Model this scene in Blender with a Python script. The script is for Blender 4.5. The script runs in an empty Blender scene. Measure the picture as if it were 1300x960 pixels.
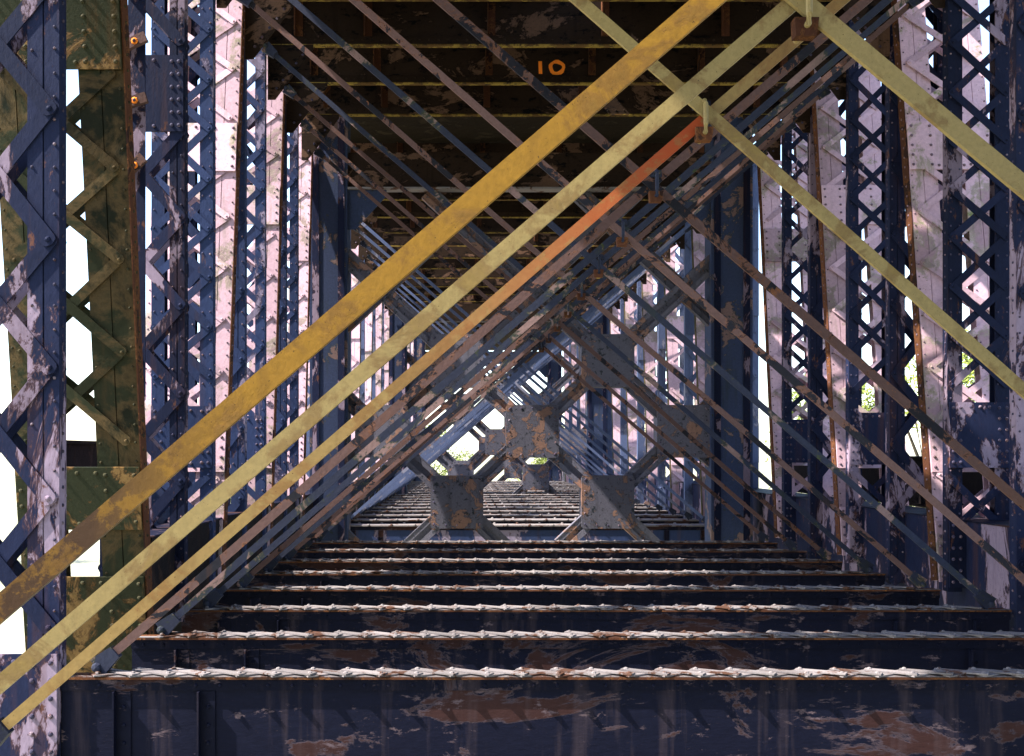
import bpy, bmesh, math, random
from mathutils import Vector, Matrix
random.seed(7)
C = bpy.context.scene
COL = C.collection
PI = math.pi
R = math.radians

# ---------------------------------------------------------------- camera, sky, sun, exposure
# photo: 1300 x 960, vanishing point of the bridge axis at (590, 575); the bridge runs along +Y
F_PX, VX, VY, BAY, K = 1350.0, 590.0, 575.0, 1.5, 900.0
cam = bpy.data.cameras.new('camera')
cam_o = bpy.data.objects.new('camera', cam)
COL.objects.link(cam_o)
cam.sensor_width = 36.0
cam.lens = F_PX * 36.0 / 1300.0
cam.shift_x = (650 - VX) / 1300.0
cam.shift_y = (VY - 480) / 1300.0
cam.clip_start = 0.05
cam.clip_end = 3000
cam_o.rotation_euler = (R(90), 0, 0)
C.camera = cam_o

SUN_EL, SUN_AZ = R(50), R(256)                     # azimuth clockwise from +Y
to_sun = Vector((math.sin(SUN_AZ) * math.cos(SUN_EL), math.cos(SUN_AZ) * math.cos(SUN_EL), math.sin(SUN_EL)))
w = bpy.data.worlds.new('World')
C.world = w
w.use_nodes = True
nt = w.node_tree
sky = nt.nodes.new('ShaderNodeTexSky')
sky.sky_type = 'NISHITA'
sky.sun_disc = False
sky.sun_elevation = SUN_EL
sky.sun_rotation = SUN_AZ
nt.links.new(sky.outputs[0], nt.nodes['Background'].inputs[0])
nt.nodes['Background'].inputs[1].default_value = 0.15
sl = bpy.data.lights.new('sun', 'SUN')
sl.energy = 5.0
sl.angle = R(0.5)
sl.color = (1.0, 0.93, 0.82)
so = bpy.data.objects.new('sun', sl)
COL.objects.link(so)
so.rotation_euler = to_sun.to_track_quat('Z', 'Y').to_euler()
C.view_settings.view_transform = 'Standard'
C.view_settings.look = 'None'
C.view_settings.exposure = 2.1
C.view_settings.gamma = 1.0
C.view_settings.use_curve_mapping = False

def P(px, py, d):
    """photo pixel at bay depth d -> point in the place"""
    return Vector(((px - VX) * d / K, BAY * d, (VY - py) * d / K))

# ---------------------------------------------------------------- materials
def paint(name, base, patch, third, s1=1.6, cut=0.55, cut3=0.62, rough=0.6, vary=0.35, streak=False, soft=0.04, bump=0.25, scl=None, along=None, objvar=0.35, run=0.4, spec=0.05):
    m = bpy.data.materials.new(name)
    m.use_nodes = True
    t = m.node_tree
    L = t.links.new
    b = t.nodes['Principled BSDF']
    geo = t.nodes.new('ShaderNodeNewGeometry')
    mp = t.nodes.new('ShaderNodeMapping')
    if streak:
        mp.inputs['Scale'].default_value = (1.0, 1.0, 0.45)
    if scl:
        mp.inputs['Scale'].default_value = scl
    L(geo.outputs['Position'], mp.inputs[0])
    def noise(scale, det, rough_=0.6, dist=0.0):
        n = t.nodes.new('ShaderNodeTexNoise')
        n.inputs['Scale'].default_value = scale
        n.inputs['Detail'].default_value = det
        n.inputs['Roughness'].default_value = rough_
        n.inputs['Distortion'].default_value = dist
        L(mp.outputs[0], n.inputs['Vector'])
        return n
    def ramp(src, lo, hi):
        r = t.nodes.new('ShaderNodeValToRGB')
        r.color_ramp.elements[0].position = lo
        r.color_ramp.elements[1].position = hi
        L(src, r.inputs[0])
        return r.outputs[0]
    def mix(fac, a, bb, mode='MIX'):
        x = t.nodes.new('ShaderNodeMix')
        x.data_type = 'RGBA'
        x.blend_type = mode
        if isinstance(fac, float): x.inputs[0].default_value = fac
        else: L(fac, x.inputs[0])
        for i, v in ((6, a), (7, bb)):
            if isinstance(v, tuple): x.inputs[i].default_value = (*v, 1)
            else: L(v, x.inputs[i])
        return x.outputs[2]
    n1 = noise(s1, 12, 0.68, 0.5)
    n2 = noise(s1 * 3.7, 9, 0.72, 0.2)
    n3 = noise(s1 * 17, 5, 0.65)
    f1 = ramp(n1.outputs[0], cut, cut + soft)
    f2 = ramp(n2.outputs[0], cut3, cut3 + soft * 1.6)
    cr = t.nodes.new('ShaderNodeValToRGB')
    el = cr.color_ramp.elements
    el[0].position = cut - soft*0.3; el[0].color = (*base, 1)
    el[1].position = cut + soft; el[1].color = (*patch, 1)
    e2 = el.new(cut + soft*0.25); e2.color = (*[0.55*a_+0.45*b_ for a_, b_ in zip(third, base)], 1)
    L(n1.outputs[0], cr.inputs[0])
    c = cr.outputs[0]
    c = mix(f2, c, third)
    v = ramp(n3.outputs[0], 0.3, 0.75)
    c = mix(vary, c, mix(v, (0.25, 0.25, 0.28), (1.0, 1.0, 1.0)), 'MULTIPLY')
    n4 = noise(s1 * 45, 2, 0.5)                          # small chips and grime specks
    c = mix(ramp(n4.outputs[0], 0.70, 0.76), c, tuple(0.35*a_ for a_ in third))
    if along:                                            # rust that has taken hold along a stretch of a bar
        rust, x0, x1, x2, x3 = along
        sx = t.nodes.new('ShaderNodeSeparateXYZ'); L(geo.outputs['Position'], sx.inputs[0])
        def mrange(lo, hi):
            q = t.nodes.new('ShaderNodeMapRange'); q.inputs['From Min'].default_value = lo; q.inputs['From Max'].default_value = hi
            L(sx.outputs[0], q.inputs[0]); return q.outputs[0]
        def math_(op, a_, b_):
            q = t.nodes.new('ShaderNodeMath'); q.operation = op; q.use_clamp = True
            for i_, v_ in enumerate((a_, b_)):
                if isinstance(v_, float): q.inputs[i_].default_value = v_
                else: L(v_, q.inputs[i_])
            return q.outputs[0]
        band = math_('MULTIPLY', mrange(x0, x1), mrange(x3, x2))
        nb = t.nodes.new('ShaderNodeMapRange'); nb.inputs['From Min'].default_value = 0.44; nb.inputs['From Max'].default_value = 0.54
        L(n2.outputs[0], nb.inputs[0])
        c = mix(math_('MULTIPLY', band, math_('ADD', nb.outputs[0], 0.45)), c, rust)
    m5 = t.nodes.new('ShaderNodeMapping'); m5.inputs['Scale'].default_value = (7.0, 7.0, 0.5)
    L(geo.outputs['Position'], m5.inputs[0])
    n5 = noise(1.0, 5, 0.6)
    L(m5.outputs[0], n5.inputs['Vector'])                # rust that has run down the steel
    f5 = ramp(n5.outputs[0], 0.56, 0.72)
    k5 = t.nodes.new('ShaderNodeMath'); k5.operation = 'MULTIPLY'; k5.inputs[1].default_value = run
    L(f5, k5.inputs[0])
    c = mix(k5.outputs[0], c, tuple(0.6*a_ for a_ in third))
    oi = t.nodes.new('ShaderNodeObjectInfo')
    orr = t.nodes.new('ShaderNodeMapRange'); orr.inputs['To Min'].default_value = 1 - objvar; orr.inputs['To Max'].default_value = 1 + objvar*0.4
    L(oi.outputs['Random'], orr.inputs[0])
    vm = t.nodes.new('ShaderNodeVectorMath'); vm.operation = 'SCALE'
    L(c, vm.inputs[0]); L(orr.outputs[0], vm.inputs['Scale'])
    c = vm.outputs[0]
    L(c, b.inputs['Base Color'])
    b.inputs['Specular IOR Level'].default_value = spec
    rr = t.nodes.new('ShaderNodeMapRange')
    rr.inputs['To Min'].default_value = rough - 0.15
    rr.inputs['To Max'].default_value = rough + 0.2
    L(n2.outputs[0], rr.inputs[0])
    L(rr.outputs[0], b.inputs['Roughness'])
    add = t.nodes.new('ShaderNodeMath'); add.operation = 'ADD'
    L(f1, add.inputs[0]); L(n3.outputs[0], add.inputs[1])
    bp = t.nodes.new('ShaderNodeBump')
    bp.inputs['Strength'].default_value = bump
    bp.inputs['Distance'].default_value = 0.012
    L(add.outputs[0], bp.inputs['Height'])
    L(bp.outputs[0], b.inputs['Normal'])
    return m

M = {
 'blue':    paint('peeling_blue_paint', (0.012, 0.016, 0.042), (0.23, 0.175, 0.24), (0.10, 0.045, 0.035), 1.9, 0.55, 0.61, 0.6, streak=True, soft=0.025),
 'blue2':   paint('slate_blue_paint', (0.025, 0.038, 0.095), (0.20, 0.17, 0.25), (0.08, 0.05, 0.06), 1.5, 0.56, 0.63, 0.55, streak=True, soft=0.03),
 'far_blue': paint('haze_tinted_blue_paint', (0.085, 0.108, 0.20), (0.20, 0.20, 0.27), (0.10, 0.09, 0.12), 1.5, 0.56, 0.63, 0.4, streak=True, soft=0.03),  # lightened blue for the far bays, distance haze painted into the colour
 'beam':    paint('dark_beam_paint', (0.006, 0.007, 0.018), (0.036, 0.017, 0.017), (0.10, 0.072, 0.085), 1.5, 0.55, 0.61, 0.6, scl=(0.55, 1, 1.5), soft=0.025),
 'beamtop': paint('rubbed_steel', (0.19, 0.17, 0.175), (0.08, 0.04, 0.028), (0.17, 0.14, 0.14), 4.0, 0.53, 0.57, 0.7),
 'rusty':   paint('rust_edge', (0.085, 0.034, 0.020), (0.035, 0.018, 0.015), (0.22, 0.09, 0.03), 3.0, 0.53, 0.60, 0.75),
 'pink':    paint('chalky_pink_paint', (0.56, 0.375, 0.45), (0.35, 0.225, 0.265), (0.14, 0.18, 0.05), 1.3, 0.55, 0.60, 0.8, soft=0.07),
 'olive':   paint('olive_paint', (0.030, 0.033, 0.018), (0.016, 0.018, 0.011), (0.15, 0.09, 0.04), 1.3, 0.5, 0.72, 0.6, soft=0.1),
 'olive_peel': paint('olive_peeled', (0.030, 0.033, 0.018), (0.22, 0.13, 0.05), (0.15, 0.07, 0.025), 2.6, 0.52, 0.63, 0.65),
 'yellow':  paint('ochre_bar_paint', (0.25, 0.128, 0.012), (0.19, 0.10, 0.016), (0.12, 0.055, 0.015), 3.0, 0.54, 0.64, 0.6, soft=0.1, bump=0.1, objvar=0.0, spec=0.2, along=((0.045, 0.022, 0.010), -3.0, -2.9, -0.95, -0.55)),
 'cream':   paint('pale_ochre_bar_paint', (0.29, 0.215, 0.085), (0.23, 0.155, 0.05), (0.14, 0.07, 0.025), 3.0, 0.54, 0.64, 0.5, soft=0.1, bump=0.1, spec=0.2, objvar=0.12),
 'orange':  paint('rusting_ochre_bar', (0.25, 0.165, 0.06), (0.20, 0.12, 0.04), (0.17, 0.07, 0.02), 2.0, 0.52, 0.63, 0.5, soft=0.1, bump=0.1, objvar=0.0, spec=0.2, along=((0.28, 0.048, 0.012), -0.3, 1.1, 1.25, 1.30)),
 'bar':     paint('rusted_bar', (0.135, 0.080, 0.075), (0.022, 0.022, 0.030), (0.24, 0.10, 0.05), 2.4, 0.53, 0.62, 0.55, soft=0.025),
 'bar2':    paint('dark_bar', (0.028, 0.032, 0.055), (0.21, 0.135, 0.13), (0.05, 0.06, 0.02), 2.0, 0.54, 0.63, 0.55),
 'frame':   paint('mottled_frame_paint', (0.040, 0.054, 0.110), (0.20, 0.13, 0.125), (0.04, 0.05, 0.02), 1.7, 0.56, 0.63, 0.6, soft=0.025),
 'plate':   paint('rusty_plate_paint', (0.12, 0.115, 0.15), (0.27, 0.155, 0.12), (0.03, 0.036, 0.045), 2.6, 0.54, 0.57, 0.65, soft=0.03),
 'ceil':    paint('sooty_beam_paint', (0.028, 0.017, 0.012), (0.14, 0.08, 0.055), (0.004, 0.004, 0.005), 1.5, 0.55, 0.55, 0.65, scl=(0.7, 1, 1.3)),
 'ochre_edge': paint('ochre_flange_paint', (0.22, 0.15, 0.036), (0.09, 0.05, 0.018), (0.03, 0.022, 0.015), 4.0, 0.50, 0.54, 0.8),
 'rivet':   paint('rivet_paint', (0.060, 0.055, 0.095), (0.25, 0.2, 0.25), (0.2, 0.08, 0.035), 9.0, 0.55, 0.60, 0.5),
 'rivet_olive': paint('rivet_olive_paint', (0.055, 0.052, 0.03), (0.03, 0.03, 0.02), (0.2, 0.12, 0.05), 9.0, 0.55, 0.62, 0.5),
 'rivet_pink': paint('rivet_pink_paint', (0.16, 0.11, 0.15), (0.08, 0.06, 0.08), (0.2, 0.12, 0.05), 9.0, 0.55, 0.62, 0.5),
 'black':   paint('sooty_steel', (0.008, 0.007, 0.009), (0.022, 0.016, 0.016), (0.04, 0.022, 0.015), 2.0, 0.55, 0.62, 0.6),
 'timber':  paint('creosoted_timber', (0.022, 0.016, 0.011), (0.04, 0.03, 0.02), (0.01, 0.008, 0.008), 2.0, 0.55, 0.62, 0.85),
 'ground':  paint('pale_gravel_ground', (0.34, 0.33, 0.24), (0.27, 0.28, 0.16), (0.20, 0.21, 0.10), 0.05, 0.55, 0.60, 0.9, soft=0.15),
 'numeral': paint('orange_numeral_paint', (1.0, 0.27, 0.03), (0.95, 0.22, 0.02), (0.30, 0.07, 0.02), 12.0, 0.6, 0.64, 0.5, vary=0.1, objvar=0.0),
 'leaf':    paint('leaf', (0.20, 0.24, 0.05), (0.26, 0.29, 0.08), (0.11, 0.16, 0.04), 0.6, 0.5, 0.6, 0.6, soft=0.2, objvar=0.2),
 'bark':    paint('bark', (0.10, 0.08, 0.06), (0.06, 0.05, 0.04), (0.15, 0.13, 0.10), 4.0, 0.5, 0.6, 0.9),
}

# ---------------------------------------------------------------- mesh helpers
class MB:
    def __init__(self): self.v = []; self.f = []
    def box(self, x0, x1, y0, y1, z0, z1):
        n = len(self.v)
        self.v += [(x0,y0,z0),(x1,y0,z0),(x1,y1,z0),(x0,y1,z0),(x0,y0,z1),(x1,y0,z1),(x1,y1,z1),(x0,y1,z1)]
        q = [(0,1,5,4),(1,2,6,5),(2,3,7,6),(3,0,4,7),(4,5,6,7),(3,2,1,0)]
        if (x1-x0)*(y1-y0)*(z1-z0) < 0: q = [a[::-1] for a in q]
        self.f += [tuple(n+i for i in a) for a in q]
        return self
    def prism(self, pts, y0, y1):
        """polygon in XZ (counter-clockwise seen from -Y) extruded along Y"""
        n = len(self.v); k = len(pts)
        self.v += [(x,y0,z) for x,z in pts] + [(x,y1,z) for x,z in pts]
        self.f += [tuple(range(n,n+k)), tuple(range(n+2*k-1,n+k-1,-1))]
        self.f += [(n+i, n+k+i, n+k+(i+1)%k, n+(i+1)%k) for i in range(k)]
        return self
    def bar(self, a, b, wd, y0, y1, a_ext=0, b_ext=0):
        """flat bar in the XZ plane from a to b (x, z)"""
        a = Vector(a); b = Vector(b); t = (b-a).normalized(); n_ = Vector((-t.y, t.x))*wd/2
        a = a - t*a_ext; b = b + t*b_ext
        return self.prism([tuple(a-n_), tuple(b-n_), tuple(b+n_), tuple(a+n_)], y0, y1)
    def rivet(self, x, y, z, r=0.016, h=0.013, seg=7, axis='-Y'):
        n = len(self.v)
        for rr, hh in ((r, 0.0), (r*0.72, h*0.7)):
            for i in range(seg):
                a = 2*PI*i/seg
                u, v_ = rr*math.cos(a), rr*math.sin(a)
                if axis == '-Y': self.v.append((x+u, y-hh, z+v_))
                elif axis == '+Z': self.v.append((x+u, y+v_, z+hh))
                elif axis == '+X': self.v.append((x+hh, y+u, z+v_))
                else: self.v.append((x-hh, y-u, z+v_))
        self.v.append({'-Y':(x,y-h,z),'+Z':(x,y,z+h),'+X':(x+h,y,z)}.get(axis,(x-h,y,z)))
        for i in range(seg):
            j = (i+1)%seg
            self.f.append((n+i,n+j,n+seg+j,n+seg+i)); self.f.append((n+seg+i,n+seg+j,n+2*seg))
        return self
    def tube(self, pts, r, seg=8):
        n = len(self.v)
        for k, p in enumerate(pts):
            p = Vector(p)
            t = (Vector(pts[min(k+1,len(pts)-1)]) - Vector(pts[max(k-1,0)])).normalized()
            ref = Vector((0,0,1)) if abs(t.z) < 0.9 else Vector((1,0,0))
            a = t.cross(ref).normalized(); b = t.cross(a)
            rr = r[k] if isinstance(r,(list,tuple)) else r
            for i in range(seg):
                q = p + a*rr*math.cos(2*PI*i/seg) + b*rr*math.sin(2*PI*i/seg)
                self.v.append(tuple(q))
        for k in range(len(pts)-1):
            for i in range(seg):
                j = (i+1)%seg
                self.f.append((n+k*seg+i, n+k*seg+j, n+(k+1)*seg+j, n+(k+1)*seg+i))
        e = n+(len(pts)-1)*seg
        self.f += [tuple(n+i for i in reversed(range(seg))), tuple(e+i for i in range(seg))]
        return self
    def mesh(self, name, mat):
        me = bpy.data.meshes.new(name)
        me.from_pydata(self.v, [], self.f)
        bm = bmesh.new(); bm.from_mesh(me)
        bmesh.ops.recalc_face_normals(bm, faces=bm.faces)
        bm.to_mesh(me); bm.free()
        me.materials.append(M[mat] if isinstance(mat,str) else mat)
        return me
    def build(self, name, mat, parent=None, loc=(0,0,0), stuff=False):
        return link(name, self.mesh(name, mat), parent, loc, stuff=stuff)

def link(name, me, parent=None, loc=(0,0,0), rot=(0,0,0), stuff=False):
    o = bpy.data.objects.new(name, me)
    COL.objects.link(o)
    o.parent = parent
    o.location = loc
    o.rotation_euler = rot
    if stuff: o['kind'] = 'stuff'
    return o
def tag(o, label, cat, group=None):
    o['label'] = label; o['category'] = cat
    if group: o['group'] = group
    return o
def thing(name, label, cat, loc=(0,0,0), rot=(0,0,0), group=None):
    o = bpy.data.objects.new(name, None)
    COL.objects.link(o)
    o.empty_display_size = 0.3
    o.location = loc; o.rotation_euler = rot
    return tag(o, label, cat, group)
KIDS = {}
def kids(o): return [c for c in o.children]
def copy_thing(root, loc, label, group=None, rot=None, scale=None):
    r = root.copy(); COL.objects.link(r)
    r.location = loc
    if rot is not None: r.rotation_euler = rot
    r['label'] = label
    if group: r['group'] = group
    for ch in kids(root):
        c = ch.copy(); COL.objects.link(c); c.parent = r
        for g in kids(ch):
            e = g.copy(); COL.objects.link(e); e.parent = c
    return r

CACHE = {}
def lacing_mesh(L, wd, th, mat):
    """flat riveted bar along X with rounded ends, front face towards -Y"""
    k = (round(L,3), wd, th, mat)
    if k not in CACHE:
        m = MB(); h = wd/2
        pts = [(-L/2-h*0.55,-h*0.8),(-L/2-h*0.1,-h),(L/2+h*0.1,-h),(L/2+h*0.55,-h*0.8),(L/2+h*0.85,0),
               (L/2+h*0.55,h*0.8),(L/2+h*0.1,h),(-L/2-h*0.1,h),(-L/2-h*0.55,h*0.8),(-L/2-h*0.85,0)]
        m.prism(pts, -th, 0)
        for x in (-L/2, L/2): m.rivet(x, -th, 0, wd*0.2, wd*0.16)
        CACHE[k] = m.mesh('lacing_bar', mat)
    return CACHE[k]

XL, XR = -2.70, 5.215          # inner faces of the two side trusses
Z0, ZC = -1.488, 5.575         # tops of the floor beams, undersides of the ceiling beams

# ---------------------------------------------------------------- posts
def post(name, label, side, d, W, cw, pitch, phase, bw, z0, z1, mat, rv, group, depth=0.13, lean=0.0, battens=(),
         edge=None, back=True, seam=True, rivets=True, barmat=None, xin=None, battmat=None):
    x0 = (XL if side < 0 else XR) if xin is None else xin
    barmat = barmat or mat
    t = thing(name, label, 'steel post', (x0, BAY*d, Z0), (-lean,0,0), group)
    s = side; h0, h1 = z0 - Z0, z1 - Z0
    for nm, a, b, webu in (('inner_channel', 0.0, cw, 0.0), ('outer_channel', W-cw, W, W-0.02)):
        m = MB()
        X = sorted((s*a, s*b))
        mid = (X[0]+X[1])/2
        if seam:
            m.box(X[0], mid-0.004, 0, 0.016, h0, h1); m.box(mid+0.004, X[1], 0.003, 0.019, h0, h1)
            m.box(mid-0.0045, mid+0.0045, 0.012, 0.02, h0, h1)
        else:
            m.box(X[0], X[1], 0, 0.016, h0, h1)
        Wb = sorted((s*webu, s*(webu+0.02)))
        m.box(Wb[0]+0.001, Wb[1]-0.001, 0.021, depth-0.017, h0, h1)
        m.box(X[0], X[1], depth-0.016, depth, h0, h1)
        ch = m.build(nm, mat, t)
        if edge and nm == 'inner_channel':
            e = MB(); E_ = sorted((s*-0.012, s*-0.002))
            e.box(E_[0], E_[1], -0.004, depth+0.003, h0, h1)
            e.build('edge_plate', edge, ch)
    ru0, ru1 = cw*0.27, W - cw*0.27
    run = ru1-ru0
    L = math.hypot(run, pitch)
    me = lacing_mesh(L, bw, 0.012, barmat)
    ang = math.atan2(pitch, run)
    z = h0 + phase
    while z + pitch < h1 - 0.05:
        zc = z + pitch/2
        blocked = any(b0-Z0 - 0.25*pitch < zc < b1-Z0 + 0.25*pitch for b0, b1 in battens)
        if not blocked:
            cx = s*(ru0+ru1)/2
            jt = random.uniform(-0.022, 0.022)
            link('lacing_bar', me, t, (cx, -0.002, zc), (0, -ang+jt, 0))
            link('lacing_bar', me, t, (cx, -0.0155, zc), (0, ang-jt, 0))
            if back:
                link('lacing_bar', me, t, (cx, depth+0.014, zc), (0, -ang, 0))
                link('lacing_bar', me, t, (cx, depth+0.0275, zc), (0, ang, 0))
        z += pitch
    for b0, b1 in battens:
        m = MB(); X = sorted((s*0.004, s*(W-0.004)))
        m.box(X[0], X[1], -0.031, -0.006, b0-Z0, b1-Z0)
        bp = m.build('batten_plate', battmat or mat, t)
        if rivets:
            m = MB(); n = max(3, int((b1-b0)/0.11))
            for i in range(n):
                zz = b0-Z0 + (i+0.5)*(b1-b0)/n
                for u in (0.045, cw*0.8, W-cw*0.8, W-0.045):
                    m.rivet(s*u, -0.031, zz, 0.019, 0.016)
            for i in range(3):
                for zz in (b0-Z0+0.05, b1-Z0-0.05):
                    m.rivet(s*(W*0.35+W*0.15*i), -0.031, zz, 0.019, 0.016)
            m.build('rivets', rv, bp, stuff=True)
    if rivets:
        m = MB(); zz = h0+0.07
        while zz < h1:
            for u in (0.03, cw-0.03, W-cw+0.03, W-0.03):
                if u in (0.03, W-0.03) or int(zz*7) % 2: m.rivet(s*u, 0.0, zz+random.uniform(-.008,.008), 0.012, 0.010, 6)
            zz += 0.155
        zz = h0+0.05                                        # row on the inner face of the web
        ax = '+X' if s < 0 else '-X'
        while zz < h1:
            m.rivet(-s*(0.012 if edge else 0.0), depth*0.5, zz, 0.014, 0.011, 6, ax); zz += 0.12
        m.build('rivets', rv, t, stuff=True)
    return t

GL, GX, GD = 'laced posts of the side trusses', 'cross-latticed posts of the side trusses', 'leaning truss members'
ZT = 6.2
# laced posts standing at every second floor beam
post('laced_post', 'dark blue laced post in front of the olive member', -1, 4.70, 0.82, 0.21, 0.857, 0.19, 0.105, -2.2, ZT, 'blue', 'rivet', GL, xin=-2.69, battens=((-2.15,-1.33),))
post('laced_post', 'slate blue laced post with a solid batten plate near its top', -1, 6.70, 0.80, 0.14, 0.83, 0.50, 0.10, -1.6, ZT, 'blue', 'rivet', GL, battens=((3.03,3.75),), xin=-2.65)
post('laced_post', 'narrow blue laced post standing between the two sunlit white leaning members on the left', -1, 8.70, 0.78, 0.17, 0.85, 0.2, 0.10, -1.6, ZT, 'blue2', 'rivet', GL)
post('laced_post', 'blue laced post nearest the portal frame in the left row', -1, 10.70, 0.78, 0.17, 0.85, 0.4, 0.10, -1.6, ZT, 'blue2', 'rivet', GL)
post('laced_post', 'purple and blue riveted post cut off by the right edge of the picture', 1, 6.70, 0.80, 0.20, 0.85, 0.3, 0.10, -2.2, ZT, 'blue', 'rivet', GL)
post('laced_post', 'blue laced post between the two nearest pink members on the right', 1, 8.70, 0.78, 0.19, 0.85, 0.02, 0.10, -1.6, ZT, 'blue', 'rivet', GL)
post('laced_post', 'dark laced post between the second and third pink members on the right', 1, 10.70, 0.78, 0.19, 0.85, 0.3, 0.10, -1.6, ZT, 'blue', 'rivet', GL)
# X-latticed posts just behind them
B2 = ((-0.16, 0.545), (-1.45, -0.72))
post('lattice_post', 'blue post with crossed lattice bars and a wide lilac batten plate near the right edge', 1, 7.65, 0.665, 0.155, 0.525, 0.14, 0.08, -1.5, ZT, 'blue', 'rivet', GX, battens=B2, seam=False, back=False)
post('lattice_post', 'dark blue cross-latticed post in front of the second pink member on the right', 1, 9.62, 0.62, 0.13, 0.53, 0.2, 0.08, -1.5, ZT, 'blue', 'rivet', GX, battens=B2, seam=False, back=False)
post('lattice_post', 'small cross-latticed post in front of the third pink member on the right', 1, 11.58, 0.62, 0.13, 0.53, 0.05, 0.08, -1.5, ZT, 'blue', 'rivet', GX, battens=B2, seam=False, back=False)
post('lattice_post', 'blue cross-latticed post in front of the widest sunlit white member on the left', -1, 7.60, 0.66, 0.14, 0.53, 0.2, 0.08, -1.5, ZT, 'blue2', 'rivet', GX, battens=((-0.16,0.5),), seam=False, back=False)
post('lattice_post', 'blue cross-latticed post in front of the middle sunlit white member on the left', -1, 9.57, 0.62, 0.13, 0.53, 0.3, 0.08, -1.5, ZT, 'blue2', 'rivet', GX, battens=((-0.16,0.5),), seam=False, back=False)
post('lattice_post', 'slim blue cross-latticed post in front of the narrowest sunlit white member on the left', -1, 11.45, 0.62, 0.13, 0.53, 0.1, 0.08, -1.5, ZT, 'blue2', 'rivet', GX, seam=False, back=False)
# leaning truss members
LEAN = math.atan2(0.73*BAY, 6.75)
BP = ((3.38, 3.98), (-0.20, 0.36), (-1.42, -0.75))
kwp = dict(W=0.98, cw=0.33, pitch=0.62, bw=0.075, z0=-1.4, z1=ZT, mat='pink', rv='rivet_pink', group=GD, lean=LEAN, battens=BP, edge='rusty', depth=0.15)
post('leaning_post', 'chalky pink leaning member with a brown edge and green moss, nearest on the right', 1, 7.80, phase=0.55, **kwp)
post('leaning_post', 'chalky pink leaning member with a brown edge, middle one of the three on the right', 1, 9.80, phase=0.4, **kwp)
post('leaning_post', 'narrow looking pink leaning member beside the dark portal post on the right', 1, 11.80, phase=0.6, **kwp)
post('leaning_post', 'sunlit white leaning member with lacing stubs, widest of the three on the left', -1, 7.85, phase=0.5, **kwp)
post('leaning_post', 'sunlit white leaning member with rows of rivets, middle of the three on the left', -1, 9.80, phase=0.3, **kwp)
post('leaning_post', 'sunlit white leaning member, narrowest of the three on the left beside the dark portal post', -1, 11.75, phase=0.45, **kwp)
post('leaning_post', 'olive green leaning member with riveted plates and rust brown edge on the left', -1, 5.93, 1.02, 0.35, 0.72, 0.98, 0.082, -2.3, 5.9, 'olive', 'rivet_olive', GD,
     lean=-math.atan2(0.51*BAY, 5.4), battens=((3.02,3.8),(-0.62,-0.10),(-2.2,-1.02)), edge='rusty', depth=0.15, battmat='olive_peel', xin=-2.655)
# the trusses go on behind the viewer
for side in (-1, 1):
    p = post('laced_post', 'laced post of the bridge behind the viewer, outside the picture', side, 2.7, 0.8, 0.2, 0.85, 0.2, 0.1, -2.0, ZT, 'blue', 'rivet', GL+' behind the viewer', back=False, rivets=False)
    for d in (0.7, -1.3, -3.3, -5.3):
        copy_thing(p, (p.location.x, BAY*d, Z0), p['label'])
# remnant strip with the stubs of its cut lacing
t = thing('cut_post_strip', 'purple brown strip with cut off lacing stubs and orange bolts, ending in mid air', 'steel strip', (-2.70, BAY*6.0, 0.40), (0,0,0))
m = MB(); zz = 0.0
pts = [(-0.15,0.05),(-0.12,0.0),(-0.04,0.0),(-0.006,0.05),(-0.006,5.7),(-0.15,5.7)]
m.prism(pts, 0, 0.02).box(-0.155,-0.14,0.0205,0.11,0.06,5.7)
m.build('strip', 'blue', t)
for py, an in ((-20,0.35),(55,0.42),(130,0.3),(212,0.75)):
    zz = (VY-py)*6.0/K - 0.40
    l = MB(); l.bar((-0.09-0.11*math.cos(an), zz-0.11*math.sin(an)), (-0.09+0.11*math.cos(an), zz+0.11*math.sin(an)), 0.085, -0.05, -0.003)
    st = l.build('lacing_stub', 'bar', t)
    MB().rivet(-0.08, -0.05, zz, 0.03, 0.012, 8).build('washer', 'numeral', st)
    MB().rivet(-0.08, -0.062, zz, 0.016, 0.02, 6).build('bolt', 'rivet', st)
for py in (452,472): MB().box(-0.11,-0.07,-0.015,-0.001,(VY-py)*6/K-0.42,(VY-py)*6/K-0.38).build('nut','rusty',t)

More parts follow.
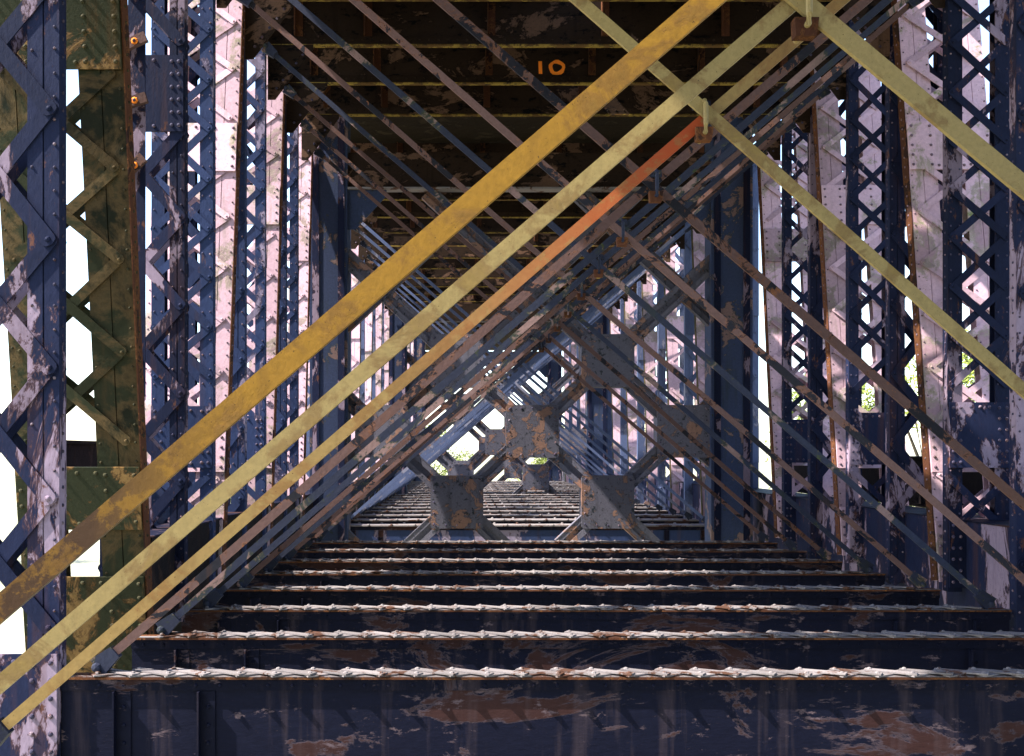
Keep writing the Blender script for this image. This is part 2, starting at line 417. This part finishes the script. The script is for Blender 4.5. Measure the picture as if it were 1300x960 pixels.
# ---------------------------------------------------------------- floor beams
NTH = ['first','second','third','fourth','fifth','sixth','seventh','eighth','ninth','tenth','eleventh','twelfth','thirteenth','fourteenth','fifteenth','sixteenth','seventeenth','eighteenth','nineteenth','twentieth']
def floor_beam(label, d, group, full=True):
    t = thing('cross_girder', label, 'girder', (0, BAY*d, Z0), (0,0,0), group)
    xa, xb = XL+0.015, XR-0.05
    wd = 0.14 if full else 0.5
    m = MB().box(xa, xb, 0.03, 0.046, -0.60, -0.012).box(xa, xb, wd-0.046, wd-0.03, -0.60, -0.012)
    m.build('web', 'beam' if full else 'blue2', t)  # far webs go to a lighter blue, haze put into the colour
    m = MB()
    m.box(xa, xb, -0.012, 0.05, -0.014, 0.0)
    m.box(xa, xb, wd-0.05, wd+0.012, -0.012, 0.0)
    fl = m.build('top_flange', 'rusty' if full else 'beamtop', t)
    MB().box(xa, xb, -0.006, 0.05, 0.0015, 0.006).build('flange_cover', 'beamtop', fl)
    MB().box(xa, xb, 0.008, 0.028, -0.09, -0.0145).build('flange_angle', 'beam', t)
    m = MB().box(xa, xb, -0.045, 0.05, -0.62, -0.602).box(xa, xb, wd-0.05, wd+0.045, -0.62, -0.602)
    m.build('bottom_flange', 'rusty', t)
    for x in (XL+0.42, XL+0.98, XR-0.35, XR-1.1):
        MB().box(x-0.05, x-0.038, -0.03, 0.028, -0.598, -0.095).box(x-0.037, x+0.06, 0.018, 0.029, -0.598, -0.095).build('stiffener', 'beam', t)
    p = 0.235; L = math.hypot(p, wd); ang = math.atan2(wd, p)
    m = MB()
    x = xa+0.25; i = 0
    k = ('flbar', full)
    if k not in CACHE:
        q = MB(); q.box(-L/2-0.03, L/2+0.03, -0.036, 0.036, 0, 0.010)
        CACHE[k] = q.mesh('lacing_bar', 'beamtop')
    wr = MB()
    if full:
        while x + p < xb-0.25:
            tilt = (0.018 if i % 2 else -0.018) + random.uniform(-0.02,0.02)
            for q_, sg in ((0, 1), (1, -1)):
                link('lacing_bar', CACHE[k], t, (x+p/2, wd/2, 0.007 + 0.0115*q_), (random.uniform(-.03,.03), sg*0.010+random.uniform(-0.016,0.016), sg*ang))
            for yy in (0.0, wd): m.rivet(x, yy, 0.027, 0.018, 0.014, 6, '+Z')
            x += p; i += 1
        xx = xa+0.1
        while xx < xb: 
            wr.rivet(xx, 0.008, -0.055, 0.013, 0.010, 6); xx += 0.16
        for sx in (XL+0.42, XL+0.98, XR-0.35, XR-1.1):
            for zz in (-0.2,-0.32,-0.44): wr.rivet(sx+0.015, 0.018, zz, 0.016, 0.012, 6)
        m.build('rivets', 'beamtop', t, stuff=True)
        wr.build('rivets', 'beam', t, stuff=True)
    else:
        q = MB(); q.box(xa, xb, 0.0, wd, 0.002, 0.012)
        while x + p < xb-0.25:
            a, b = ((x,0.0),(x+p,wd)) if i % 2 == 0 else ((x,wd),(x+p,0.0))
            q.rivet(x, wd if i % 2 else 0.0, 0.012, 0.035, 0.03, 5, '+Z')
            x += p; i += 1
        q.build('lacing', 'beamtop', t, stuff=True)
    return t
FB = ['nearest lower cross beam, running along the bottom edge of the picture',
      'second lower cross beam from the front, just behind the bottom one',
      'third lower cross beam from the front, dark blue web with maroon patches',
      'fourth lower cross beam from the front, ending at the blue post in the right row',
      'fifth lower cross beam from the front, a thin dark blue web under white lacing',
      'sixth lower cross beam from the front, its web streaked rust brown on the right',
      'seventh lower cross beam from the front, next but one to the lattice portal',
      'eighth lower cross beam, the last before the lattice portal']
GF = 'lower cross beams of the bridge'
for k in range(8): floor_beam(FB[k], 4.7+k, GF)
far0 = None
FARD = [14.45+1.17*k for k in range(20)]
for i, d in enumerate(FARD):
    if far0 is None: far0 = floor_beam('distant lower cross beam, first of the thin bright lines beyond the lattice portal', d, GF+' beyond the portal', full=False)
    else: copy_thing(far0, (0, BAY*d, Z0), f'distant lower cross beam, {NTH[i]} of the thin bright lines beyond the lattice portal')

# ---------------------------------------------------------------- ceiling beams
def ceiling_beam(label, d, group, wet=True):
    t = thing('overhead_girder', label, 'girder', (0, BAY*d, ZC), (0,0,0), group)
    xa, xb = XL-0.05, XR+0.05
    MB().box(xa, xb, 0.04, 0.06, 0.022, 0.75).build('web', 'ceil', t)
    MB().box(xa, xb, 0.0, 0.09, 0.0, 0.02).build('bottom_flange', 'ochre_edge', t)
    MB().box(xa, xb, 0.015, 0.038, 0.024, 0.13).build('flange_angle', 'ceil', t)
    for x in (-2.3, -1.35, 0.34, 1.9, 3.55, 4.8):
        MB().box(x-0.03, x-0.016, -0.06, 0.038, 0.135, 0.75).box(x-0.015, x+0.08, 0.022, 0.0385, 0.135, 0.75).build('stiffener', 'rusty', t)
    m = MB(); x = xa+0.05
    while x < xb: m.rivet(x, 0.015, 0.08, 0.016, 0.012, 6); x += 0.13
    m.build('rivets', 'ceil', t, stuff=True)
    for s, x in ((1, XL+0.01), (-1, XR-0.01)):
        pts = [(x,-0.75),(x+s*0.10,-0.75),(x+s*0.62,-0.06),(x+s*0.62,-0.004),(x,-0.004)]
        if s < 0: pts = pts[::-1]
        g = MB().prism(pts, -0.03, -0.01).build('corner_gusset', 'ceil', t)
        m = MB()
        for i in range(5): m.rivet(x+s*(0.12+0.09*i), -0.03, -0.60+0.115*i, 0.02, 0.016, 6)
        m.build('rivets', 'rivet', g, stuff=True)
    return t
CB = {8.7:'upper cross beam along the very top of the picture, dark with peeled grey patches',
      9.7:'upper cross beam just above the one carrying the painted orange number',
      10.7:'upper cross beam carrying a painted orange number',
      11.7:'dark upper cross beam just below the numbered one'}
GC = 'upper cross beams of the bridge'
cb = {}
first = ceiling_beam(CB[9.7], 9.7, GC); cb[9.7] = first
for d in (8.7, 10.7, 11.7): cb[d] = copy_thing(first, (0, BAY*d, ZC), CB[d])
for d in [-8.3+k for k in range(0,17)]: copy_thing(first, (0, BAY*d, ZC), 'upper cross beam overhead, above the top edge of the picture')
for d in [-6.3+k for k in range(9)]: copy_thing(far0, (0, BAY*d, Z0), 'lower cross beam below and behind the viewer, outside the picture', 'lower cross beams behind the viewer')
for i, d in enumerate(FARD[:16]): copy_thing(first, (0, BAY*d, ZC), f'distant upper cross beam, {NTH[i]} one behind the head of the lattice portal', GC+' beyond the portal')
# painted number on the web of the beam whose underside is at y = 108 (bay 10.7)
num_beam = cb[10.7]
dn = 10.7+0.04/BAY
def wz(py): return (VY-py)*dn/K - ZC
def wx(px): return (px-VX)*dn/K
t = num_beam
MB().prism([(wx(684),wz(94)),(wx(688.5),wz(94)),(wx(688),wz(78)),(wx(683.5),wz(78))], 0.033, 0.0365).build('painted_digit', 'numeral', t)
m = MB(); cx, cz = wx(707), wz(86); n = 18; ring = []
for i in range(n):
    a = 2*PI*i/n; so_, si_ = 1+0.05*math.sin(5*a), 1+0.12*math.sin(3*a+1)
    ring.append(((cx+0.125*so_*math.cos(a), cz+0.115*so_*math.sin(a)), (cx+0.072*si_*math.cos(a), cz+0.062*si_*math.sin(a))))
for i in range(n):
    a, b = ring[i], ring[(i+1)%n]
    m.prism([a[1], a[0], b[0], b[1]], 0.033, 0.0365)
m.build('painted_digit', 'numeral', t)

# ---------------------------------------------------------------- deck above and girders beside
m = MB()
deck = thing('deck', '', '', (0,0,0)); 
for k_ in ('label','category'): del deck[k_]
deck['kind'] = 'structure'
bpy.data.objects.remove(deck)
holes = []
def sunhole(px, py, d, hw=0.26):
    """gap between deck timbers that lets the sun reach the point seen at this pixel"""
    p = P(px, py, d); s = (6.5 - p.z)/to_sun.z
    q = p + to_sun*s
    holes.append((q.x, q.y, hw))
for a in ((1178,285,8.1),(1172,425,8.0),(1192,490,7.9),(1197,580,7.8),(1062,405,10.1),(1068,470,9.9),(1066,570,9.8),(975,400,12.2),(1212,20,8.4)):
    sunhole(*a)
y = -30.0; k = 0
me_cache = {}
while y < 66:
    # timbers laid across, each cut where a gap is opened to pass sun
    segs = [(-3.25, 5.75)]
    for hx, hy, hw in holes:
        if y-0.05 < hy+0.3 and y+0.30 > hy-0.3:
            new = []
            for a, b in segs:
                if a < hx-hw and b > hx+hw: new += [(a,hx-hw),(hx+hw,b)]
                else: new.append((a,b))
            segs = new
    for a, b in segs: m.box(a, b, y, y+(0.27 if y < 25 else 0.18), 6.34, 6.56)
    y += 0.275 if y < 25 else 0.48  # far timbers spread wider to let more light into the far bays
o = m.build('deck_timbers', 'timber'); o['kind'] = 'structure'
# dark lattice girder outside each truss
for sx, za, zb, lab in ((6.75, -0.78, -0.05, 'dark sooty side girder outside the right truss, glimpsed low between the posts'),
                        (-3.95, -0.62, 0.12, 'dark sooty side girder outside the left truss, glimpsed low between the posts')):
    t = thing('side_girder', lab, 'girder', (sx, 0, 0), group='side girders')
    MB().box(-0.04, 0.04, 9.9, 22.0, za+0.03, zb-0.03).build('web', 'black', t)
    MB().box(-0.2, 0.2, 9.9, 22.0, zb-0.028, zb).box(-0.2, 0.2, 9.9, 22.0, za, za+0.028).build('flange', 'black', t)
for sx, y0, lab in ((-2.90, 9.3, 'dark bottom chord of the left truss, low between the olive member and the blue posts'), (5.72, 6.8, 'dark riveted bottom chord under the right hand posts')):
    hw_ = 0.165 if sx < 0 else 0.32
    t = thing('bottom_chord', lab, 'girder', (sx, 0, -1.40), group='bottom chords of the trusses')
    MB().box(-hw_+0.000, -hw_+0.020, y0, 60, -0.6, 0.66).box(hw_-0.020, hw_-0.000, y0, 60, -0.6 if sx < 0 else 0.0, 0.66).box(-hw_+0.022, hw_-0.022, y0+0.002, y0+0.02, -0.6, 0.66).build('side_plate', 'black' if sx < 0 else 'blue', t)
    MB().box(-hw_+-0.020, hw_--0.020, y0-0.01, 60, 0.662, 0.675).build('cover_plate', 'beam', t)

# ---------------------------------------------------------------- crossed brace bars
GB = 'crossed brace bars between the trusses'
def brace(label, d, a, b, wd, th, mat, yoff, clevis=(True, True), group=GB):
    """flat bar in the transverse plane at bay d from (x,z) a to b"""
    ax, az = a; bx, bz = b
    t = thing('brace_bar', label, 'brace bar', (ax, BAY*d+yoff, az), group=group)
    bm_ = MB(); bow = random.uniform(-0.016, 0.016); bow2 = random.uniform(-0.006, 0.006); N = 10
    e_ = Vector((bx-ax, bz-az)); tn = e_.normalized(); nn = Vector((-tn.y, tn.x))
    lo, hi = [], []
    for q in range(N+1):
        f_ = q/N; c_ = e_*f_ + nn*(bow*math.sin(PI*f_) + bow2*math.sin(3*PI*f_))
        lo.append(tuple(c_-nn*wd/2)); hi.append(tuple(c_+nn*wd/2))
    n_ = len(bm_.v)
    for q in range(N+1): bm_.v += [(lo[q][0],0,lo[q][1]),(hi[q][0],0,hi[q][1]),(hi[q][0],th,hi[q][1]),(lo[q][0],th,lo[q][1])]
    for q in range(N):
        a0, b0 = n_+4*q, n_+4*q+4
        bm_.f += [(a0+r_, a0+(r_+1)%4, b0+(r_+1)%4, b0+r_) for r_ in range(4)]
    bm_.f += [(n_,n_+1,n_+2,n_+3), (n_+4*N+3,n_+4*N+2,n_+4*N+1,n_+4*N)]
    bm_.build('bar', mat, t)
    tv = Vector((bx-ax, bz-az)).normalized(); nv = Vector((-tv.y, tv.x))
    for on, (px, pz, sg) in zip(clevis, ((0,0,1),(bx-ax,bz-az,-1))):
        if on:
            p = Vector((px,pz)); q = p + tv*sg*0.16
            m = MB()
            m.prism([tuple(v) for v in ([p-nv*0.07, q-nv*0.045, q+nv*0.045, p+nv*0.07] if sg > 0 else [q-nv*0.045, p-nv*0.07, p+nv*0.07, q+nv*0.045])], -0.025, th+0.025)
            m.rivet(px, -0.025, pz, 0.035, 0.03, 8)
            m.build('clevis', 'bar2' if mat not in ('yellow','cream') else 'rusty', t)
    return t
SL = 0.8726
CX, CZ = 1.2645, 1.783
FL, FR, FZ = 2*CX-4.98, 4.98, -1.43
def clamp(label, d, x, z, mat, group='clamps where the brace bars cross'):
    t = thing('bar_clamp', label, 'clamp', (x, BAY*d, z), group=group)
    m = MB()
    arc = [(0, -0.09, 0.085-0.0)]
    pts = [(0.0, 0.10, 0.075), (0.0, -0.03, 0.082), (0.0, -0.055, 0.06), (0.0, -0.06, -0.05), (0.0, -0.05, -0.085), (0.0, 0.10, -0.095)]
    m.tube(pts, 0.0125, 8)
    m.build('u_bolt', mat, t)
    MB().prism([(-0.042,-0.125),(0.036,-0.125),(0.046,-0.055),(-0.046,-0.055)], -0.035, 0.02).build('clamp_plate', 'rusty', t)
    MB().prism([(-0.05,0.055),(0.05,0.055),(0.045,0.10),(-0.045,0.10)], 0.03, 0.05).build('back_plate', 'bar2', t)
    return t
def from_px(d, p, q):
    """line through two pixels, in plane d, run to the height of the feet and of the top"""
    a, b = P(*p, d), P(*q, d)
    s = (b.z-a.z)/(b.x-a.x)
    return a, s
# nearest ochre bars (measured lines)
def up(d, p, q, xl, xr):
    a, s = from_px(d, p, q)
    return (xl, a.z+s*(xl-a.x)), (xr, a.z+s*(xr-a.x))
a, b = up(1.80, (0,768), (897,-6), -2.4, 4.6)
brace('mustard brace bar, nearest and widest, rusted dark at its lower left end', 1.80, a, b, 0.060, 0.024, 'yellow', 0)
a, b = up(2.70, (0,868), (1015,2), -2.35, 5.0)
brace('pale ochre brace bar rising from the lower left corner to the top clamp', 2.70, a, b, 0.062, 0.024, 'cream', 0)
a, b = up(2.70, (1023,5), (1300,237), -2.4, 5.0)
brace('ochre brace bar descending right from the clamp at the top edge', 2.70, a, b, 0.070, 0.022, 'cream', -0.03)
a, b = up(3.70, (70,866), (893,152), -2.52, 5.0)
brace('brace bar rusted orange near its clamp, rising below the two wide ochre bars', 3.70, a, b, 0.060, 0.024, 'orange', 0)
a, b = up(3.70, (735,0), (1300,495), -2.4, 5.0)
brace('ochre brace bar descending right through the second clamp to the right edge', 3.70, a, b, 0.062, 0.022, 'cream', -0.03)
clamp('orange clamp with a curved bolt at the top edge, on the nearest ochre crossing', 2.70, (1021-VX)*2.7/K, (VY-8)*2.7/K, 'cream')
clamp('orange clamp with a long bolt on the crossing of the rusted orange bar', 3.70, (893-VX)*3.7/K, (VY-150)*3.7/K, 'cream')
ORD = ['third','fourth','fifth','sixth','seventh','eighth','ninth','tenth']
for i in range(8):
    d = 4.7+i
    mA = ['bar','bar2','bar2','bar','bar2','bar','bar','bar2'][i]; mB = ['bar','bar','bar2','bar','bar2','bar','bar','bar'][i]
    brace(f'rusty brace bar rising from lower left to the {ORD[i]} clamp from the front', d, (FL,FZ), (FR,2*CZ-FZ), 0.058, 0.024, mA, 0.05)
    brace(f'rusty brace bar descending to the right from the {ORD[i]} clamp counted from the front', d, (FL,2*CZ-FZ), (FR,FZ), 0.058, 0.022, mB, 0.02)
    clamp(f'small dark clamp on the {ORD[i]} crossing from the front along the row of crossings', d, CX, CZ, 'bar2')
for i, d in enumerate(FARD[:11]):
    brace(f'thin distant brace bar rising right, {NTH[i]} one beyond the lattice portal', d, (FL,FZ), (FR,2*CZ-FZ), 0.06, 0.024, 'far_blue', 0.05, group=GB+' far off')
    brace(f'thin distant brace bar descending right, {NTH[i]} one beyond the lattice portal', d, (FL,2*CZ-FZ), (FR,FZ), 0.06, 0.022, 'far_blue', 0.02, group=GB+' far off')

# ---------------------------------------------------------------- lattice portals (sway frames)
DF = 12.8
def wp(px, py): return ((px-VX)*DF/K, (VY-py)*DF/K)
def portal(label, d):
    t = thing('lattice_portal', label, 'lattice frame', (0, BAY*d, 0), group='lattice portals across the bridge')
    x0, dx, z0, dz = wp(580,638)[0], 96.5*DF/K, wp(580,638)[1], -(-90.5)*DF/K
    xl, xr = -2.12, 4.45
    for s, a, b in ((1,-2.80,xl), (-1,xr,5.20)):
        m = MB().box(a, b, 0, 0.02, -2.1, 6.3).box(a, a+0.02, 0.022, 0.5, -2.1, 6.3).box(b-0.02, b, 0.022, 0.5, -2.1, 6.3).box(a, b, 0.502, 0.52, -2.1, 6.3)
        pp = m.build('portal_post', 'frame', t)
        m = MB().box(a+0.05, a+0.17, -0.02, -0.002, -2.1, 6.3).box(b-0.17, b-0.05, -0.02, -0.002, -2.1, 6.3)
        m.build('angle_iron', 'blue', pp)
    MB().box(xl+0.002, xr-0.002, 0.1, 0.13, 4.80, 5.45).build('head_beam', 'ceil', t)
    MB().box(xl+0.002, xr-0.002, -0.02, 0.25, 4.765, 4.798).build('head_flange', 'beamtop', t)
    for s, x in ((1,xl+0.003),(-1,xr-0.003)):
        pts = [(x,4.05),(x+s*0.14,4.05),(x+s*0.70,4.66),(x+s*0.70,4.76),(x,4.76)]
        if s < 0: pts = pts[::-1]
        MB().prism(pts, 0.06, 0.09).build('knee_gusset', 'frame', t)
    nodes = {}
    def bar2(a, b, y):
        ex = [0.22 if min(abs(e[0]-xl), abs(e[0]-xr)) < 0.01 else 0.0 for e in (a, b)]
        m = MB(); tv = (Vector(b)-Vector(a)).normalized(); nv = Vector((-tv.y,tv.x))
        for o_, w_, dp in ((-0.095,0.085,0.0),(0.095,0.085,0.0),(0,0.11,0.05)):
            A = Vector(a)+nv*o_; B = Vector(b)+nv*o_
            m.bar(tuple(A), tuple(B), w_, y+dp, y+dp+0.02, ex[0], ex[1])
        for o_ in (-0.145, 0.145):
            A = Vector(a)+nv*o_; B = Vector(b)+nv*o_
            m.bar(tuple(A), tuple(B), 0.012, y-0.01, y+0.16, ex[0], ex[1])
        m.build('lattice_bar', 'plate', t)
    def clip_line(px, pz, sx):
        """line through the node with slope sx, cut at the posts, the floor and the head beam"""
        k = dz/dx*sx; pts = []
        for X in (xl, xr):
            Z = pz + k*(X-px)
            if -1.7 <= Z <= 4.76: pts.append((X,Z))
        for Z in (-1.7, 4.76):
            X = px + (Z-pz)/k
            if xl < X < xr: pts.append((X,Z))
        pts.sort()
        return pts if len(pts) == 2 else None
    for n in range(-4, 5):
        q = clip_line(x0+2*dx*n, z0, 1)
        if q: bar2(q[0], q[1], 0.15)
        q = clip_line(x0+2*dx*n, z0, -1)
        if q: bar2(q[0], q[1], 0.172)
    m_all = []
    for r in range(0, 5):
        for c in range(-2, 5):
            if (r+c) % 2: continue
            x, z = x0+dx*c, z0+dz*r
            if not (xl+0.15 < x < xr-0.1) or r > 2: continue
            h = 0.48; e = 0.03
            g = MB().prism([(x-h,z-h+e),(x-h+e,z-h),(x+h-e,z-h),(x+h,z-h+e),(x+h,z+h-e),(x+h-e,z+h),(x-h+e,z+h),(x-h,z+h-e)], 0.11, 0.135)
            g.box(x-h, x-h+0.014, 0.1355, 0.50, z-h+0.04, z+h-0.04).box(x+h-0.014, x+h, 0.1355, 0.50, z-h+0.04, z+h-0.04)
            g.box(x-h+0.04, x+h-0.04, 0.1355, 0.50, z-h, z-h+0.014).box(x-h+0.04, x+h-0.04, 0.1355, 0.50, z+h-0.014, z+h)
            gp = g.build('gusset_plate', 'plate', t)
            rv = MB()
            for i in range(5):
                o_ = -0.4+0.2*i
                for X, Z in ((x+o_,z-0.42),(x+o_,z+0.42),(x-0.42,z+o_),(x+0.42,z+o_)): rv.rivet(X, 0.11, Z, 0.018, 0.014, 6)
            rv.build('rivets', 'rivet', gp, stuff=True)
    return t
p1 = portal('mottled rusty lattice portal with square gusset plates, the nearest one spanning the bridge', DF)
copy_thing(p1, (0, BAY*25.8, 0), 'small bluish lattice portal seen through the nearest one')
copy_thing(p1, (0, BAY*38.0, 0), 'tiny hazy lattice portal at the far end of the bridge')

# far posts beyond the portal
GFp = 'distant posts beyond the lattice portal'
fl_ = fr_ = dl_ = dr_ = None
for i, d in enumerate([14.5, 16.8, 19.1, 21.4, 23.7, 26.0, 28.3, 30.6, 33.0, 35.5]):
    for side in (-1, 1):
        lab = 'distant blue laced post, %s beyond the portal in the %s row' % (NTH[i], 'left' if side < 0 else 'right')
        lab2 = 'distant leaning member, %s beyond the portal in the %s row' % (NTH[i], 'left' if side < 0 else 'right')
        if i == 0:
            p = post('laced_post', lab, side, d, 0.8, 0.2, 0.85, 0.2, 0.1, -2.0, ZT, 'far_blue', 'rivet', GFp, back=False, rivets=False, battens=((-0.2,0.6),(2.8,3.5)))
            q = post('leaning_post', lab2, side, d+1.0, 0.95, 0.28, 0.72, 0.3, 0.08, -1.5, ZT, 'pink' if side > 0 else 'pink', 'rivet_pink', GFp+', leaning', lean=LEAN, back=False, rivets=False, edge='olive', battens=((-0.3,0.3),(3.0,3.6)))
            if side < 0: fl_, dl_ = p, q
            else: fr_, dr_ = p, q
        else:
            s0 = fl_ if side < 0 else fr_
            copy_thing(s0, (s0.location.x, BAY*d, Z0), lab)
            s0 = dl_ if side < 0 else dr_
            copy_thing(s0, (s0.location.x, BAY*(d+1.0), Z0), lab2)

# ---------------------------------------------------------------- ground and trees
m = MB()
m.v += [(-1500,-600,-9),(1500,-600,-9),(1500,2400,-9),(-1500,2400,-9)]
m.f.append((0,1,2,3))
o = m.build('ground', 'ground'); o['kind'] = 'structure'
def tree_proto(seed, h, rad, loc, label, group):
    rnd = random.Random(seed)
    t = thing('tree', label, 'tree', loc, group=group)
    tr = MB(); tr.tube([(0,0,-0.2),(0.1,0,h*0.25),(-0.1,0.1,h*0.5),(0.1,0,h*0.8)], [0.35,0.27,0.2,0.06], 8)
    clumps = []
    for i in range(26):
        a = rnd.uniform(0,2*PI); zf = rnd.uniform(0.28,1.0)
        rr = rad*math.sin(PI*min(1,(zf-0.12)/0.95))**0.6*rnd.uniform(0.25,1.0)
        p = Vector((rr*math.cos(a), rr*math.sin(a), h*zf))
        clumps.append((p, rad*rnd.uniform(0.22,0.40)))
        tr.tube([(0,0,h*zf*0.7), tuple(p*0.6+Vector((0,0,h*zf*0.33))), tuple(p)], [0.09,0.05,0.02], 5)
    tr.build('trunk', 'bark', t)
    lf = MB()
    for p, r_ in clumps:
        for j in range(320):
            dv = Vector((rnd.gauss(0,1),rnd.gauss(0,1),rnd.gauss(0,1))).normalized()*r_*rnd.uniform(0.4,1.05)
            q = p+dv; s_ = rnd.uniform(0.09,0.17)
            u = Vector((rnd.gauss(0,1),rnd.gauss(0,1),rnd.gauss(0,1))).normalized(); v_ = u.orthogonal().normalized()
            n = len(lf.v)
            lf.v += [tuple(q-u*s_), tuple(q+v_*s_*0.45), tuple(q+u*s_), tuple(q-v_*s_*0.45)]
            lf.f.append((n,n+1,n+2,n+3))
    lf.build('crown', 'leaf', t)
    return t
t0 = tree_proto(3, 13, 4.6, (24, 34, -9), 'sunlit leafy tree nearest to the posts of the right truss', 'trees beside the bridge')
for i, (x, y, r_) in enumerate(((-42,84,3),(-24,92,5))):
    copy_thing(t0, (x,y,-9), ['sunlit tree farthest out on the left bank','sunlit tree far along the left bank'][i], rot=(0,0,r_))
t1 = tree_proto(5, 11, 5.2, (-4, 118, -9), 'pale leafy tree closing the far end of the view under the bridge', 'trees at the far end')
for i, (x, y, r_) in enumerate(((20,46,1),(29,28,2),(33,52,4),(22,62,5),(17,24,6),(26,40,3))):
    copy_thing(t0, (x,y,-9), ['tall sunlit tree behind the second pink member on the right','sunlit tree behind the rightmost post','sunlit tree farthest from the bridge on the right bank','sunlit tree behind the third pink member on the right','sunlit tree close behind the rightmost cross-latticed post','sunlit tree in the second rank on the right bank'][i], rot=(0,0,r_))
for i, (x, y, r_) in enumerate(((10,122,2),(-14,124,3),(20,126,4))):
    copy_thing(t1, (x,y,-9), t1['label'], rot=(0,0,r_))
